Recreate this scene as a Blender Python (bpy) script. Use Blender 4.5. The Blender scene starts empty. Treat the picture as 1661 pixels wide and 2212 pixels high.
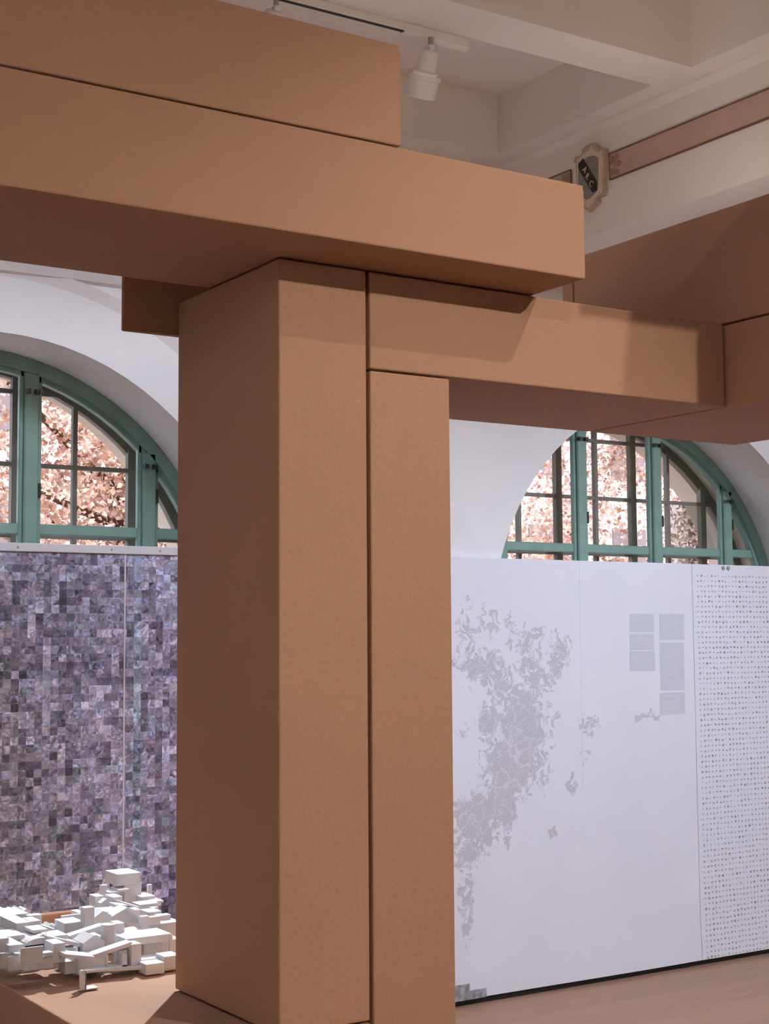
import bpy, bmesh, math, random
from mathutils import Vector, Matrix, noise

sc = bpy.context.scene
COL = sc.collection
random.seed(7)

# ------------------------------------------------------------------ camera
W, H, F = 1661, 2212, 3226.07
YAW, PITCH, ROLL, EYE = 0.573596, 0.083482, 0.0066828, 1.6
fwd = Vector((math.sin(YAW) * math.cos(PITCH), math.cos(YAW) * math.cos(PITCH), math.sin(PITCH)))
rt = Vector((math.cos(YAW), -math.sin(YAW), 0))
dn = fwd.cross(rt)
r2 = rt * math.cos(ROLL) + dn * math.sin(ROLL)
d2 = -rt * math.sin(ROLL) + dn * math.cos(ROLL)
camd = bpy.data.cameras.new('camera')
cam = bpy.data.objects.new('camera', camd)
COL.objects.link(cam)
camd.sensor_fit = 'VERTICAL'
camd.sensor_height = 36.0
camd.lens = F / H * 36.0
camd.clip_end = 200
M = Matrix((r2, -d2, -fwd)).transposed().to_4x4()
M.translation = (0, 0, EYE)
cam.matrix_world = M
sc.camera = cam


def on(px, py, axis, val):
    """the point in the place seen at a pixel, on the plane axis = val"""
    r = r2 * ((px - 830.5) / F) + d2 * ((py - 1106) / F) + fwd
    o = Vector((0, 0, EYE))
    return o + r * ((val - o[axis]) / r[axis])


# ------------------------------------------------------------------ world, sun, exposure
wd = bpy.data.worlds.new('world')
sc.world = wd
wd.use_nodes = True
bg = wd.node_tree.nodes['Background']
bg.inputs[0].default_value = (0.72, 0.78, 1.0, 1)
bg.inputs[1].default_value = 3.6
sun_d = bpy.data.lights.new('sun', 'SUN')
sun_d.energy = 5.0
sun_d.color = (1.0, 0.9, 0.78)
sun_d.angle = 0.01
sun = bpy.data.objects.new('sun', sun_d)
COL.objects.link(sun)
sun.rotation_euler = Vector((0.25, 0.72, -0.75)).to_track_quat('-Z', 'Y').to_euler()
vs = sc.view_settings
vs.view_transform = 'Standard'
vs.look = 'None'
vs.exposure = 0.0
vs.gamma = 1.0
vs.use_curve_mapping = False
cyc = sc.cycles
cyc.max_bounces, cyc.diffuse_bounces, cyc.glossy_bounces, cyc.transmission_bounces, cyc.transparent_max_bounces = 6, 4, 2, 3, 6
cyc.caustics_reflective = cyc.caustics_refractive = False
cyc.adaptive_threshold = .015
cyc.use_light_tree = False

# ------------------------------------------------------------------ helpers


def tag(o, label=None, cat=None, group=None, kind=None):
    if label: o['label'] = label
    if cat: o['category'] = cat
    if group: o['group'] = group
    if kind: o['kind'] = kind
    return o


def link(name, me, mat=None, parent=None):
    o = bpy.data.objects.new(name, me)
    COL.objects.link(o)
    if mat and me is not None and not me.materials:
        me.materials.append(mat)
    if parent:
        o.parent = parent
        o.matrix_parent_inverse = Matrix.Identity(4)
    return o


def empty(name, loc=(0, 0, 0)):
    o = bpy.data.objects.new(name, None)
    COL.objects.link(o)
    o.location = loc
    return o


class MB:
    def __init__(s):
        s.v, s.f = [], []

    def quad(s, *p):
        n = len(s.v)
        s.v += [tuple(q) for q in p]
        s.f.append(tuple(range(n, n + len(p))))
        return s

    def box(s, x0, x1, y0, y1, z0, z1):
        n = len(s.v)
        s.v += [(x, y, z) for z in (z0, z1) for y in (y0, y1) for x in (x0, x1)]
        s.f += [tuple(n + i for i in f) for f in ((0, 2, 3, 1), (4, 5, 7, 6), (0, 1, 5, 4), (2, 6, 7, 3), (0, 4, 6, 2), (1, 3, 7, 5))]
        return s

    def bar(s, a, b, w, h, up=(0, 0, 1)):
        a, b = Vector(a), Vector(b)
        d = (b - a).normalized()
        u = Vector(up)
        if abs(d.dot(u)) > .99: u = Vector((0, 1, 0))
        sd = d.cross(u).normalized() * (w / 2)
        uu = sd.cross(d).normalized() * (h / 2)
        n = len(s.v)
        for p in (a, b):
            s.v += [tuple(p + i * sd + j * uu) for i, j in ((-1, -1), (1, -1), (1, 1), (-1, 1))]
        s.f += [tuple(n + i for i in f) for f in ((0, 1, 2, 3), (4, 7, 6, 5), (0, 4, 5, 1), (1, 5, 6, 2), (2, 6, 7, 3), (3, 7, 4, 0))]
        return s

    def lathe(s, a, d, prof, n=28, caps=True):
        """prof: (distance along d, radius)"""
        a, d = Vector(a), Vector(d).normalized()
        u = d.orthogonal().normalized()
        w = d.cross(u)
        st = len(s.v)
        for t, r in prof:
            for k in range(n):
                q = 2 * math.pi * k / n
                s.v.append(tuple(a + d * t + (u * math.cos(q) + w * math.sin(q)) * r))
        for i in range(len(prof) - 1):
            for k in range(n):
                k2 = (k + 1) % n
                s.f.append((st + i * n + k, st + i * n + k2, st + (i + 1) * n + k2, st + (i + 1) * n + k))
        if caps:
            s.f.append(tuple(st + k for k in reversed(range(n))))
            e = st + (len(prof) - 1) * n
            s.f.append(tuple(e + k for k in range(n)))
        return s

    def prism(s, pts, axis, a, b):
        """2-D outline pushed from a to b along axis ('x' or 'y')"""
        n = len(s.v)
        m = len(pts)
        for t in (a, b):
            for p, q in pts:
                s.v.append((t, p, q) if axis == 'x' else (p, t, q))
        s.f.append(tuple(range(n, n + m)))
        s.f.append(tuple(reversed(range(n + m, n + 2 * m))))
        for i in range(m):
            j = (i + 1) % m
            s.f.append((n + i, n + m + i, n + m + j, n + j))
        return s

    def mesh(s, name, bevel=0, seg=2, smooth=False):
        me = bpy.data.meshes.new(name)
        me.from_pydata(s.v, [], s.f)
        bm = bmesh.new()
        bm.from_mesh(me)
        bmesh.ops.recalc_face_normals(bm, faces=bm.faces[:])
        if bevel:
            bmesh.ops.bevel(bm, geom=bm.edges[:] + bm.verts[:], offset=bevel, segments=seg, affect='EDGES', profile=.5)
        bm.to_mesh(me)
        bm.free()
        if smooth:
            for p in me.polygons: p.use_smooth = True
        return me

    def build(s, name, mat, parent=None, bevel=0, seg=2, smooth=False, kind=None):
        o = link(name, s.mesh(name, bevel, seg, smooth), mat, parent)
        if smooth:
            md = o.data
            try: md.set_sharp_from_angle(angle=math.radians(35))
            except Exception: pass
        if kind: o['kind'] = kind
        return o


# ------------------------------------------------------------------ materials
class NT:
    def __init__(s, name, rough=.8, spec=.3):
        s.m = bpy.data.materials.new(name)
        s.m.use_nodes = True
        s.t = s.m.node_tree
        s.b = s.t.nodes['Principled BSDF']
        s.b.inputs['Roughness'].default_value = rough
        s.b.inputs['Specular IOR Level'].default_value = spec

    def n(s, typ, **kw):
        nd = s.t.nodes.new('ShaderNode' + typ)
        for k, v in kw.items(): setattr(nd, k, v)
        return nd

    def l(s, a, b):
        s.t.links.new(a, b)

    def inp(s, sock, v):
        if hasattr(v, 'is_linked') or isinstance(v, bpy.types.NodeSocket): s.l(v, sock)
        else: sock.default_value = v

    def math(s, op, a, b=0.0, clamp=False):
        nd = s.n('Math', operation=op, use_clamp=clamp)
        s.inp(nd.inputs[0], a)
        s.inp(nd.inputs[1], b)
        return nd.outputs[0]

    def mix(s, f, a, b, blend='MIX'):
        nd = s.n('Mix', data_type='RGBA', blend_type=blend)
        s.inp(nd.inputs[0], f)
        s.inp(nd.inputs[6], a)
        s.inp(nd.inputs[7], b)
        return nd.outputs[2]

    def coord(s, scale=(1, 1, 1), loc=(0, 0, 0)):
        tc = s.n('TexCoord')
        mp = s.n('Mapping')
        mp.inputs['Scale'].default_value = scale
        mp.inputs['Location'].default_value = loc
        s.l(tc.outputs['Object'], mp.inputs[0])
        return mp.outputs[0]

    def noise(s, vec, scale, detail=2, rough=.5):
        nd = s.n('TexNoise')
        s.l(vec, nd.inputs['Vector'])
        nd.inputs['Scale'].default_value = scale
        nd.inputs['Detail'].default_value = detail
        nd.inputs['Roughness'].default_value = rough
        return nd

    def ramp(s, fac, stops, interp='LINEAR'):
        nd = s.n('ValToRGB')
        cr = nd.color_ramp
        cr.interpolation = interp
        while len(cr.elements) < len(stops): cr.elements.new(.5)
        for e, (p, c) in zip(cr.elements, stops):
            e.position = p
            e.color = c if len(c) == 4 else (*c, 1)
        s.l(fac, nd.inputs[0])
        return nd.outputs[0]

    def bump(s, h, strength=.2, dist=.002):
        nd = s.n('Bump')
        nd.inputs['Strength'].default_value = strength
        nd.inputs['Distance'].default_value = dist
        s.l(h, nd.inputs['Height'])
        s.l(nd.outputs[0], s.b.inputs['Normal'])

    def color(s, c):
        s.inp(s.b.inputs['Base Color'], c if not isinstance(c, tuple) else (*c[:3], 1))
        return s.m


def sc3(c, k): return tuple(min(1, x * k) for x in c)


def mottled(name, c, amt=.06, scale=6, rough=.8, spec=.25, stretch=(1, 1, 1), bump=0, fine=0):
    t = NT(name, rough, spec)
    v = t.coord(stretch)
    f = t.noise(v, scale, 4).outputs[0]
    col = t.ramp(f, [(.3, sc3(c, 1 - amt)), (.7, sc3(c, 1 + amt))])
    if fine:
        g = t.noise(t.coord(), 420, 1).outputs[0]
        col = t.mix(fine, col, t.ramp(g, [(.3, sc3(c, .6)), (.7, sc3(c, 1.35))]))
    t.color(col)
    if bump:
        t.bump(f, bump, .004)
    return t.m


def cardboard(name, c, stretch):
    t = NT(name, .78, .18)
    v = t.coord(stretch)
    f1 = t.noise(t.coord(), 2.2, 3).outputs[0]
    f2 = t.noise(v, 26, 3).outputs[0]
    g = t.noise(t.coord(), 520, 1).outputs[0]
    col = t.ramp(f1, [(.3, sc3(c, .94)), (.7, sc3(c, 1.05))])
    col = t.mix(.14, col, t.ramp(f2, [(.3, sc3(c, .86)), (.7, sc3(c, 1.12))]))
    col = t.mix(.34, col, t.ramp(g, [(.32, sc3(c, .7)), (.68, sc3(c, 1.3))]))
    t.color(col)
    t.bump(f2, .12, .002)
    return t.m


CB = (0.46, 0.277, 0.188)
M_cbx = cardboard('cardboard_along_x', CB, (.15, 1.5, 6))
M_cby = cardboard('cardboard_along_y', CB, (1.5, .15, 6))
M_cbz = cardboard('cardboard_upright', CB, (6, 6, .15))
M_cbt = cardboard('cardboard_worn_top', (0.48, 0.305, 0.225), (3, .2, 3))
M_plaster = mottled('wall_plaster', (0.78, 0.76, 0.75), .03, 3, .85, .2, bump=.15)
M_ceil = mottled('ceiling_paint', (0.88, 0.80, 0.745), .03, 2, .85, .2)
M_rose = mottled('frieze_rose_paint', (0.56, 0.395, 0.325), .06, 6)
M_line = mottled('frieze_outline_paint', (0.20, 0.115, 0.085), .05, 6)
M_petal = mottled('frieze_petal_paint', (0.40, 0.24, 0.175), .08, 30)
M_crest = mottled('crest_cream', (0.74, 0.60, 0.48), .08, 25, .6)
M_crest_d = mottled('crest_tan', (0.55, 0.40, 0.29), .08, 25, .6)
M_shield = mottled('shield_grey_green', (0.26, 0.255, 0.23), .1, 30, .5)
M_bend = mottled('shield_dark_bend', (0.035, 0.036, 0.034), .1, 30, .5)
M_letter = mottled('shield_letter_cream', (0.62, 0.55, 0.47), .05, 30, .5)
M_green = mottled('green_window_paint', (0.205, 0.335, 0.28), .08, 12, .45, .4)
M_outer = mottled('weathered_outer_sash', (0.22, 0.20, 0.165), .1, 12, .6, .3)
M_black = mottled('black_metal', (0.012, 0.012, 0.012), .1, 20, .5)
M_iron = mottled('dark_iron_latch', (0.03, 0.03, 0.028), .1, 40, .45, .5)
M_lampw = mottled('white_lamp_enamel', (0.80, 0.74, 0.70), .02, 10, .4, .5)
M_steel = mottled('small_steel', (0.35, 0.33, 0.31), .05, 30, .3, .6)
M_card = mottled('white_model_card', (0.82, 0.85, 0.90), .02, 30, .7, .25)
M_paper = mottled('white_board', (0.78, 0.79, 0.84), .015, 2, .7, .25)
M_bark = mottled('bark', (0.12, 0.075, 0.05), .2, 9, .9, .1)
M_far1 = mottled('far_stucco_lilac', (0.66, 0.52, 0.48), .06, 1.2)
M_far2 = mottled('far_window_dark', (0.22, 0.17, 0.17), .1, 3, .8)
M_pave = mottled('outdoor_paving', (0.36, 0.31, 0.28), .1, 2)
M_ext = mottled('outer_reveal_cream', (0.80, 0.66, 0.52), .04, 3)
M_grey = mottled('grey_photo_print', (0.30, 0.29, 0.31), .5, 40, .7, stretch=(1, 1, 1))


def mat_floor():
    t = NT('floor_boards', .55, .3)
    f = t.noise(t.coord((.5, 9, 1)), 5, 5, .6).outputs[0]
    g = t.noise(t.coord((.15, 3, 1)), 2, 2).outputs[0]
    c = (0.42, 0.25, 0.168)
    col = t.ramp(f, [(.3, sc3(c, .86)), (.7, sc3(c, 1.1))])
    col = t.mix(.35, col, t.ramp(g, [(.3, sc3(c, .8)), (.7, sc3(c, 1.15))]))
    t.color(col)
    return t.m


def mat_glass():
    t = NT('window_glass')
    nt = t.t
    out = nt.nodes['Material Output']
    tr = t.n('BsdfTransparent')
    tr.inputs[0].default_value = (.95, .96, .95, 1)
    gl = t.n('BsdfGlossy')
    gl.inputs['Roughness'].default_value = .02
    lw = t.n('Fresnel')
    lw.inputs[0].default_value = 1.45
    mx = t.n('MixShader')
    t.l(t.math('MULTIPLY', lw.outputs[0], .6), mx.inputs[0])
    t.l(tr.outputs[0], mx.inputs[1])
    t.l(gl.outputs[0], mx.inputs[2])
    t.l(mx.outputs[0], out.inputs[0])
    return t.m


def mat_leaf(name, a, b):
    t = NT(name, .6, .2)
    geo = t.n('NewGeometry')
    col = t.ramp(geo.outputs['Random Per Island'], [(0, a), (.5, tuple((x + y) / 2 for x, y in zip(a, b))), (1, b)])
    t.color(col)
    tr = t.n('BsdfTranslucent')
    t.l(col, tr.inputs[0])
    mx = t.n('MixShader')
    mx.inputs[0].default_value = .4
    t.l(t.b.outputs[0], mx.inputs[1])
    t.l(tr.outputs[0], mx.inputs[2])
    t.l(mx.outputs[0], t.t.nodes['Material Output'].inputs[0])
    return t.m


def mat_emit(name, c, s):
    t = NT(name)
    t.b.inputs['Emission Color'].default_value = (*c, 1)
    t.b.inputs['Emission Strength'].default_value = s
    return t.color(c)


def mat_mosaic():
    """print of thousands of small square photographs, 3 cm each"""
    t = NT('photo_mosaic_print', .55, .3)
    tc = t.n('TexCoord')
    sep = t.n('SeparateXYZ')
    t.l(tc.outputs['Object'], sep.inputs[0])
    x, z = sep.outputs[0], sep.outputs[2]
    T = .0303
    cx = t.math('FLOOR', t.math('DIVIDE', x, T))
    cz = t.math('FLOOR', t.math('DIVIDE', z, T))
    fx = t.math('FRACT', t.math('DIVIDE', x, T))
    fz = t.math('FRACT', t.math('DIVIDE', z, T))

    def comb(a, b, c=0.0):
        nd = t.n('CombineXYZ')
        t.inp(nd.inputs[0], a)
        t.inp(nd.inputs[1], b)
        t.inp(nd.inputs[2], c)
        return nd.outputs[0]

    def wn(vec):
        nd = t.n('TexWhiteNoise', noise_dimensions='3D')
        t.l(vec, nd.inputs[0])
        return nd
    cell = comb(cx, cz)
    r1 = wn(cell)
    # runs of neighbouring photographs that look alike (long vertical and short horizontal runs)
    colrun = wn(comb(cx, t.math('FLOOR', t.math('DIVIDE', cz, 4.0)), 5.0)).outputs[0]
    band = t.noise(comb(t.math('MULTIPLY', cx, .11), t.math('MULTIPLY', cz, .035)), 1.0, 3, .6).outputs[0]
    v = t.math('ADD', t.math('MULTIPLY', r1.outputs[0], .50), t.math('MULTIPLY', colrun, .28))
    v = t.math('ADD', v, t.math('MULTIPLY', band, .34))
    base = t.ramp(v, [(.14, (.045, .040, .055)), (.33, (.15, .14, .17)), (.55, (.27, .255, .30)), (.78, (.42, .40, .46)), (.97, (.68, .66, .71))])
    # hue drift: warm grey to the left, blue to the right, odd green or teal or rose photographs
    hue = t.ramp(r1.outputs[1] if False else wn(comb(cx, cz, 9.0)).outputs[0],
                 [(0, (1.0, .98, 1.04)), (.45, (.93, .96, 1.12)), (.62, (1.08, .97, 1.0)), (.78, (.86, .95, 1.25)), (.90, (.8, 1.08, 1.02)), (.97, (1.15, .92, .88))], 'CONSTANT')
    col = t.mix(.6, base, t.mix(1.0, base, hue, 'MULTIPLY'))
    bl = t.n('MapRange')
    bl.inputs[1].default_value = 1.0
    bl.inputs[2].default_value = 1.75
    t.l(x, bl.inputs[0])
    col = t.mix(bl.outputs[0], t.mix(1.0, col, (.95, .95, .93, 1), 'MULTIPLY'), t.mix(1.0, col, (1.35, 1.37, 1.55, 1), 'MULTIPLY'))
    strip = t.math('GREATER_THAN', wn(comb(cx, 3.0, 2.0)).outputs[0], .88)
    col = t.mix(t.math('MULTIPLY', strip, .75), col, t.mix(1.0, col, (.86, 1.12, 1.06, 1), 'MULTIPLY'))
    # contents of each photograph
    off = t.n('VectorMath', operation='SCALE')
    t.l(r1.outputs[1], off.inputs[0])
    off.inputs['Scale'].default_value = 37.0
    add = t.n('VectorMath', operation='ADD')
    t.l(tc.outputs['Object'], add.inputs[0])
    t.l(off.outputs[0], add.inputs[1])
    n1 = t.noise(add.outputs[0], 33, 4, .6)
    n1.inputs['Distortion'].default_value = 1.3
    inner = t.ramp(n1.outputs[0], [(.34, (.20, .19, .22)), (.44, (.62, .62, .65)), (.53, (1.1, 1.1, 1.12)), (.62, (1.9, 1.88, 1.95)), (.70, (2.6, 2.55, 2.65))])
    amt = t.math('ADD', .4, t.math('MULTIPLY', wn(comb(cx, cz, 21.0)).outputs[0], .6))
    col = t.mix(amt, col, t.mix(1.0, col, inner, 'MULTIPLY'))
    col = t.mix(1.0, col, (1.06, 1.08, 1.12, 1), 'MULTIPLY')
    # pale joints
    e = t.math('MAXIMUM', t.math('GREATER_THAN', fz, .95), t.math('MULTIPLY', t.math('GREATER_THAN', fx, .965), .6))
    col = t.mix(t.math('MULTIPLY', e, .16), col, (.62, .6, .7, 1))
    t.color(col)
    return t.m


def mat_map(x_origin):
    """pale sheet with a map of scattered grey city fabric"""
    t = NT('map_print', .6, .25)
    tc = t.n('TexCoord')
    P = tc.outputs['Object']
    nz = t.noise(P, 9, 3, .6)
    sub = t.n('VectorMath', operation='SUBTRACT')
    t.l(nz.outputs['Color'], sub.inputs[0])
    sub.inputs[1].default_value = (.5, .5, .5)
    scl = t.n('VectorMath', operation='SCALE')
    t.l(sub.outputs[0], scl.inputs[0])
    scl.inputs['Scale'].default_value = .16
    ad = t.n('VectorMath', operation='ADD')
    t.l(P, ad.inputs[0])
    t.l(scl.outputs[0], ad.inputs[1])
    Q = ad.outputs[0]
    ell = [(1005, 1350, 34, 80, .62), (1062, 1340, 46, 50, .6), (1130, 1375, 66, 48, .72), (1208, 1412, 40, 54, .8), (1160, 1470, 52, 75, .78),
           (1035, 1440, 60, 50, 1.0), (1085, 1480, 40, 50, .9), (1125, 1590, 62, 130, 1.25), (1095, 1665, 55, 90, 1.3), (1030, 1775, 60, 85, 1.2), (1085, 1735, 48, 60, 1.2),
           (1060, 1560, 40, 60, .9), (1005, 1960, 26, 100, .7), (1015, 1840, 50, 50, .9), (1190, 1560, 24, 80, .55), (1000, 1580, 30, 60, .42), (1265, 1640, 40, 40, .4), (1180, 1680, 30, 50, .5), (1275, 1562, 24, 34, .8), (1390, 1548, 34, 13, .95), (1232, 1700, 16, 22, .9), (1197, 1799, 17, 10, 1.0), (1090, 1815, 12, 30, .8)]
    acc = None
    for px, py, rx, ry, wgt in ell:
        c = on(px, py, 1, 5.388)
        ex = on(px + rx, py, 1, 5.388).x - c.x
        ez = c.z - on(px, py + ry, 1, 5.388).z
        mp = t.n('Mapping')
        mp.inputs['Scale'].default_value = (1 / ex, 0, 1 / ez)
        mp.inputs['Location'].default_value = (-(c.x - x_origin) / ex, 0, -c.z / ez)
        t.l(Q, mp.inputs[0])
        ln = t.n('VectorMath', operation='LENGTH')
        t.l(mp.outputs[0], ln.inputs[0])
        v = t.math('MULTIPLY', t.math('SUBTRACT', 1.35, ln.outputs['Value']), wgt)
        acc = v if acc is None else t.math('MAXIMUM', acc, v)
    mask = t.math('MINIMUM', t.math('MAXIMUM', acc, 0.0), 1.0)
    vo = t.n('TexVoronoi')
    vo.inputs['Scale'].default_value = 58
    mpv = t.n('Mapping')
    mpv.inputs['Scale'].default_value = (1, 0, .8)
    mpv.inputs['Rotation'].default_value = (0, .5, 0)
    t.l(Q, mpv.inputs[0])
    t.l(mpv.outputs[0], vo.inputs['Vector'])
    rnd = t.n('SeparateColor')
    t.l(vo.outputs['Color'], rnd.inputs[0])
    nf = t.noise(P, 75, 3, .7).outputs[0]
    thr = t.math('ADD', t.math('MULTIPLY', rnd.outputs[0], .85), t.math('MULTIPLY', nf, .62))
    m1 = t.math('MULTIPLY', t.math('SUBTRACT', t.math('MULTIPLY', mask, 1.22), thr), 9.0, True)
    ve = t.n('TexVoronoi', feature='DISTANCE_TO_EDGE')
    ve.inputs['Scale'].default_value = 16
    t.l(mpv.outputs[0], ve.inputs['Vector'])
    road = t.math('MULTIPLY', t.math('SUBTRACT', ve.outputs['Distance'], .018), 40.0, True)
    m2 = t.math('MULTIPLY', m1, t.math('ADD', .5, t.math('MULTIPLY', road, .5)))
    tone = t.ramp(t.noise(P, 120, 2).outputs[0], [(.3, (.44, .43, .465)), (.7, (.60, .585, .62))])
    pap = t.ramp(t.noise(P, 2.5, 2).outputs[0], [(.3, (.745, .742, .79)), (.7, (.785, .78, .825))])
    t.color(t.mix(t.math('MULTIPLY', m2, .88), pap, tone))
    return t.m


def mat_dots():
    """rows of tiny dark marks"""
    t = NT('dot_row_print', .6, .25)
    tc = t.n('TexCoord')
    sep = t.n('SeparateXYZ')
    t.l(tc.outputs['Object'], sep.inputs[0])
    DX, DZ = .0242, .0254
    ux = t.math('DIVIDE', sep.outputs[0], DX)
    uz = t.math('DIVIDE', sep.outputs[2], DZ)
    cb = t.n('CombineXYZ')
    t.l(t.math('FLOOR', ux), cb.inputs[0])
    t.l(t.math('FLOOR', uz), cb.inputs[1])
    w = t.n('TexWhiteNoise', noise_dimensions='3D')
    t.l(cb.outputs[0], w.inputs[0])
    s2 = t.n('SeparateColor')
    t.l(w.outputs['Color'], s2.inputs[0])
    dx = t.math('SUBTRACT', t.math('FRACT', ux), t.math('ADD', .38, t.math('MULTIPLY', s2.outputs[0], .24)))
    dz = t.math('SUBTRACT', t.math('FRACT', uz), t.math('ADD', .42, t.math('MULTIPLY', s2.outputs[1], .16)))
    d = t.math('SQRT', t.math('ADD', t.math('MULTIPLY', dx, dx), t.math('MULTIPLY', t.math('MULTIPLY', dz, dz), 1.5)))
    nz = t.noise(tc.outputs['Object'], 170, 2, .6).outputs[0]
    d = t.math('ADD', d, t.math('MULTIPLY', t.math('SUBTRACT', nz, .5), .5))
    rad = t.math('ADD', .20, t.math('MULTIPLY', s2.outputs[2], .14))
    m = t.math('MULTIPLY', t.math('SUBTRACT', rad, d), 9.0, True)
    m = t.math('MULTIPLY', m, t.math('ADD', .45, t.math('MULTIPLY', w.outputs['Value'], .5)))
    inside = t.math('GREATER_THAN', sep.outputs[0], .018)
    inz = t.math('MULTIPLY', t.math('LESS_THAN', sep.outputs[2], 1.905), t.math('GREATER_THAN', sep.outputs[2], .03))
    m = t.math('MULTIPLY', m, t.math('MULTIPLY', inside, inz))
    t.color(t.mix(t.math('MULTIPLY', m, .9), (.755, .752, .80, 1), (.13, .115, .15, 1)))
    return t.m


def mat_text():
    t = NT('small_text_print', .6, .25)
    tc = t.n('TexCoord')
    sep = t.n('SeparateXYZ')
    t.l(tc.outputs['Object'], sep.inputs[0])
    fr = t.math('FRACT', t.math('DIVIDE', sep.outputs[2], .0062))
    ln = t.math('GREATER_THAN', fr, .42)
    n = t.noise(t.coord((260, 1, 120)), 1, 1).outputs[0]
    k = t.math('MULTIPLY', ln, t.math('MULTIPLY', t.math('SUBTRACT', n, .28), 5.0, True))
    t.color(t.mix(t.math('MULTIPLY', k, .55), (.69, .70, .755, 1), (.40, .395, .435, 1)))
    return t.m


M_floor, M_glass = mat_floor(), mat_glass()
M_mosaic, M_dots, M_text = mat_mosaic(), mat_dots(), mat_text()
M_leaf = mat_leaf('dry_peach_leaves', (.38, .19, .12), (.90, .72, .60))

# ------------------------------------------------------------------ the setting
YW, YF, YO, YX = 5.45, 5.84, 6.01, 6.25        # wall face, inner window, outer window, outside face
CX = (1.80, 5.215)
AX, AZ, SPR = 1.12, 1.176, 1.58                # arch half width, rise, springing
SILL, TOP = 0.95, 3.97
XL, XR, YB = -3.6, 8.4, -4.2


def arch(c, a, b, n=40):
    return [(c + a * math.cos(math.pi * k / n), SPR + b * math.sin(math.pi * k / n)) for k in range(n + 1)]


def structure(o, name=None):
    o['kind'] = 'structure'
    return o


structure(MB().box(XL - .2, XR + .2, YB - .2, YX, -.12, 0).build('floor', M_floor))


def face_with_arches(mb, y, a, b, x0, x1, ztop):
    edges = [x0]
    for c in CX: edges += [c - a, c + a]
    edges.append(x1)
    for i in range(0, len(edges), 2):
        mb.quad((edges[i], y, 0), (edges[i + 1], y, 0), (edges[i + 1], y, ztop), (edges[i], y, ztop))
    for c in CX:
        p = arch(c, a, b)
        for (xa, za), (xb, zb) in zip(p, p[1:]):
            mb.quad((xa, y, za), (xb, y, zb), (xb, y, ztop), (xa, y, ztop))
        mb.quad((c - a, y, 0), (c + a, y, 0), (c + a, y, SILL), (c - a, y, SILL))


def tunnel(mb, c, y0, a0, b0, y1, a1, b1):
    o0 = [(c + a0, SILL)] + arch(c, a0, b0) + [(c - a0, SILL)]
    o1 = [(c + a1, SILL)] + arch(c, a1, b1) + [(c - a1, SILL)]
    for i in range(len(o0)):
        j = (i + 1) % len(o0)
        mb.quad((o0[i][0], y0, o0[i][1]), (o0[j][0], y0, o0[j][1]), (o1[j][0], y1, o1[j][1]), (o1[i][0], y1, o1[i][1]))


wb = MB()
face_with_arches(wb, YW, AX, AZ, XL, XR, TOP)
for c in CX: tunnel(wb, c, YW, AX, AZ, YF + .06, AX + .035, AZ + .012)
wall_back = structure(wb.build('wall_back', M_plaster))
wx = MB()
face_with_arches(wx, YX, AX + .02, AZ + .0, XL, XR, TOP + .4)
for c in CX: tunnel(wx, c, YF + .06, AX + .035, AZ + .012, YX, AX + .02, AZ)
structure(wx.build('wall_outside', M_ext))
structure(MB().box(XL - .2, XL, YB, YX, 0, TOP).build('wall_left', M_plaster))
structure(MB().box(XR, XR + .2, YB, YX, 0, TOP).build('wall_right', M_plaster))
structure(MB().box(XL, XR, YB - .2, YB, 0, TOP).build('wall_front', M_plaster))

# shallow plaster ring round each arch and a level moulding above
for i, c in enumerate(CX[:1]):
    tr = MB()
    n = 40
    R0, R1, zc = 1.268, 1.325, 1.694
    for k in range(n):
        q0, q1 = math.pi * k / n, math.pi * (k + 1) / n
        P = [(c + r * math.cos(q), zc + r * math.sin(q)) for r, q in ((R0, q0), (R1, q0), (R1, q1), (R0, q1))]
        y0, y1 = YW + .005, YW - .02
        tr.quad((P[0][0], y0, P[0][1]), (P[1][0], y1, P[1][1]), (P[2][0], y1, P[2][1]), (P[3][0], y0, P[3][1]))
        tr.quad((P[1][0], y1, P[1][1]), (P[1][0], YW + .005, P[1][1]), (P[2][0], YW + .005, P[2][1]), (P[2][0], y1, P[2][1]))
    structure(tr.build('trim_1', M_plaster))
structure(MB().prism([(YW + .01, 2.975), (YW - .02, 2.99), (YW - .045, 3.03), (YW - .045, 3.06), (YW + .01, 3.08)], 'x', XL, 4.02).build('trim_2', M_plaster))

# coffered ceiling
ZS, ZC = 3.70, 3.96
ceil = structure(MB().box(XL - .2, XR + .2, YB - .2, YX, ZC, ZC + .25).build('ceiling', M_ceil))
cy = [(5.09, 5.45)]
y1 = 4.116
while y1 > YB + .3:
    cy.append((y1 - .214, y1))
    y1 -= 1.19
for ya, yb in cy:
    MB().box(-.30, 3.892, ya, yb, ZS, ZC).build('cross_beam', M_ceil, ceil)
MB().box(3.892, 4.06, YB, YW, ZS, ZC).build('ceiling_border', M_ceil, ceil)
MB().prism([(3.985, 3.702), (3.985, 3.69), (4.024, 3.672), (4.04, 3.672), (4.04, 3.702)], 'y', YB, YW).build('moulding', M_ceil, ceil)
MB().box(4.024, 4.62, YB, YW, 3.25, ZC).build('main_girder', M_ceil, ceil)
MB().box(-.75, -.30, YB, YW, 3.25, ZC).build('main_girder', M_ceil, ceil)

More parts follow.
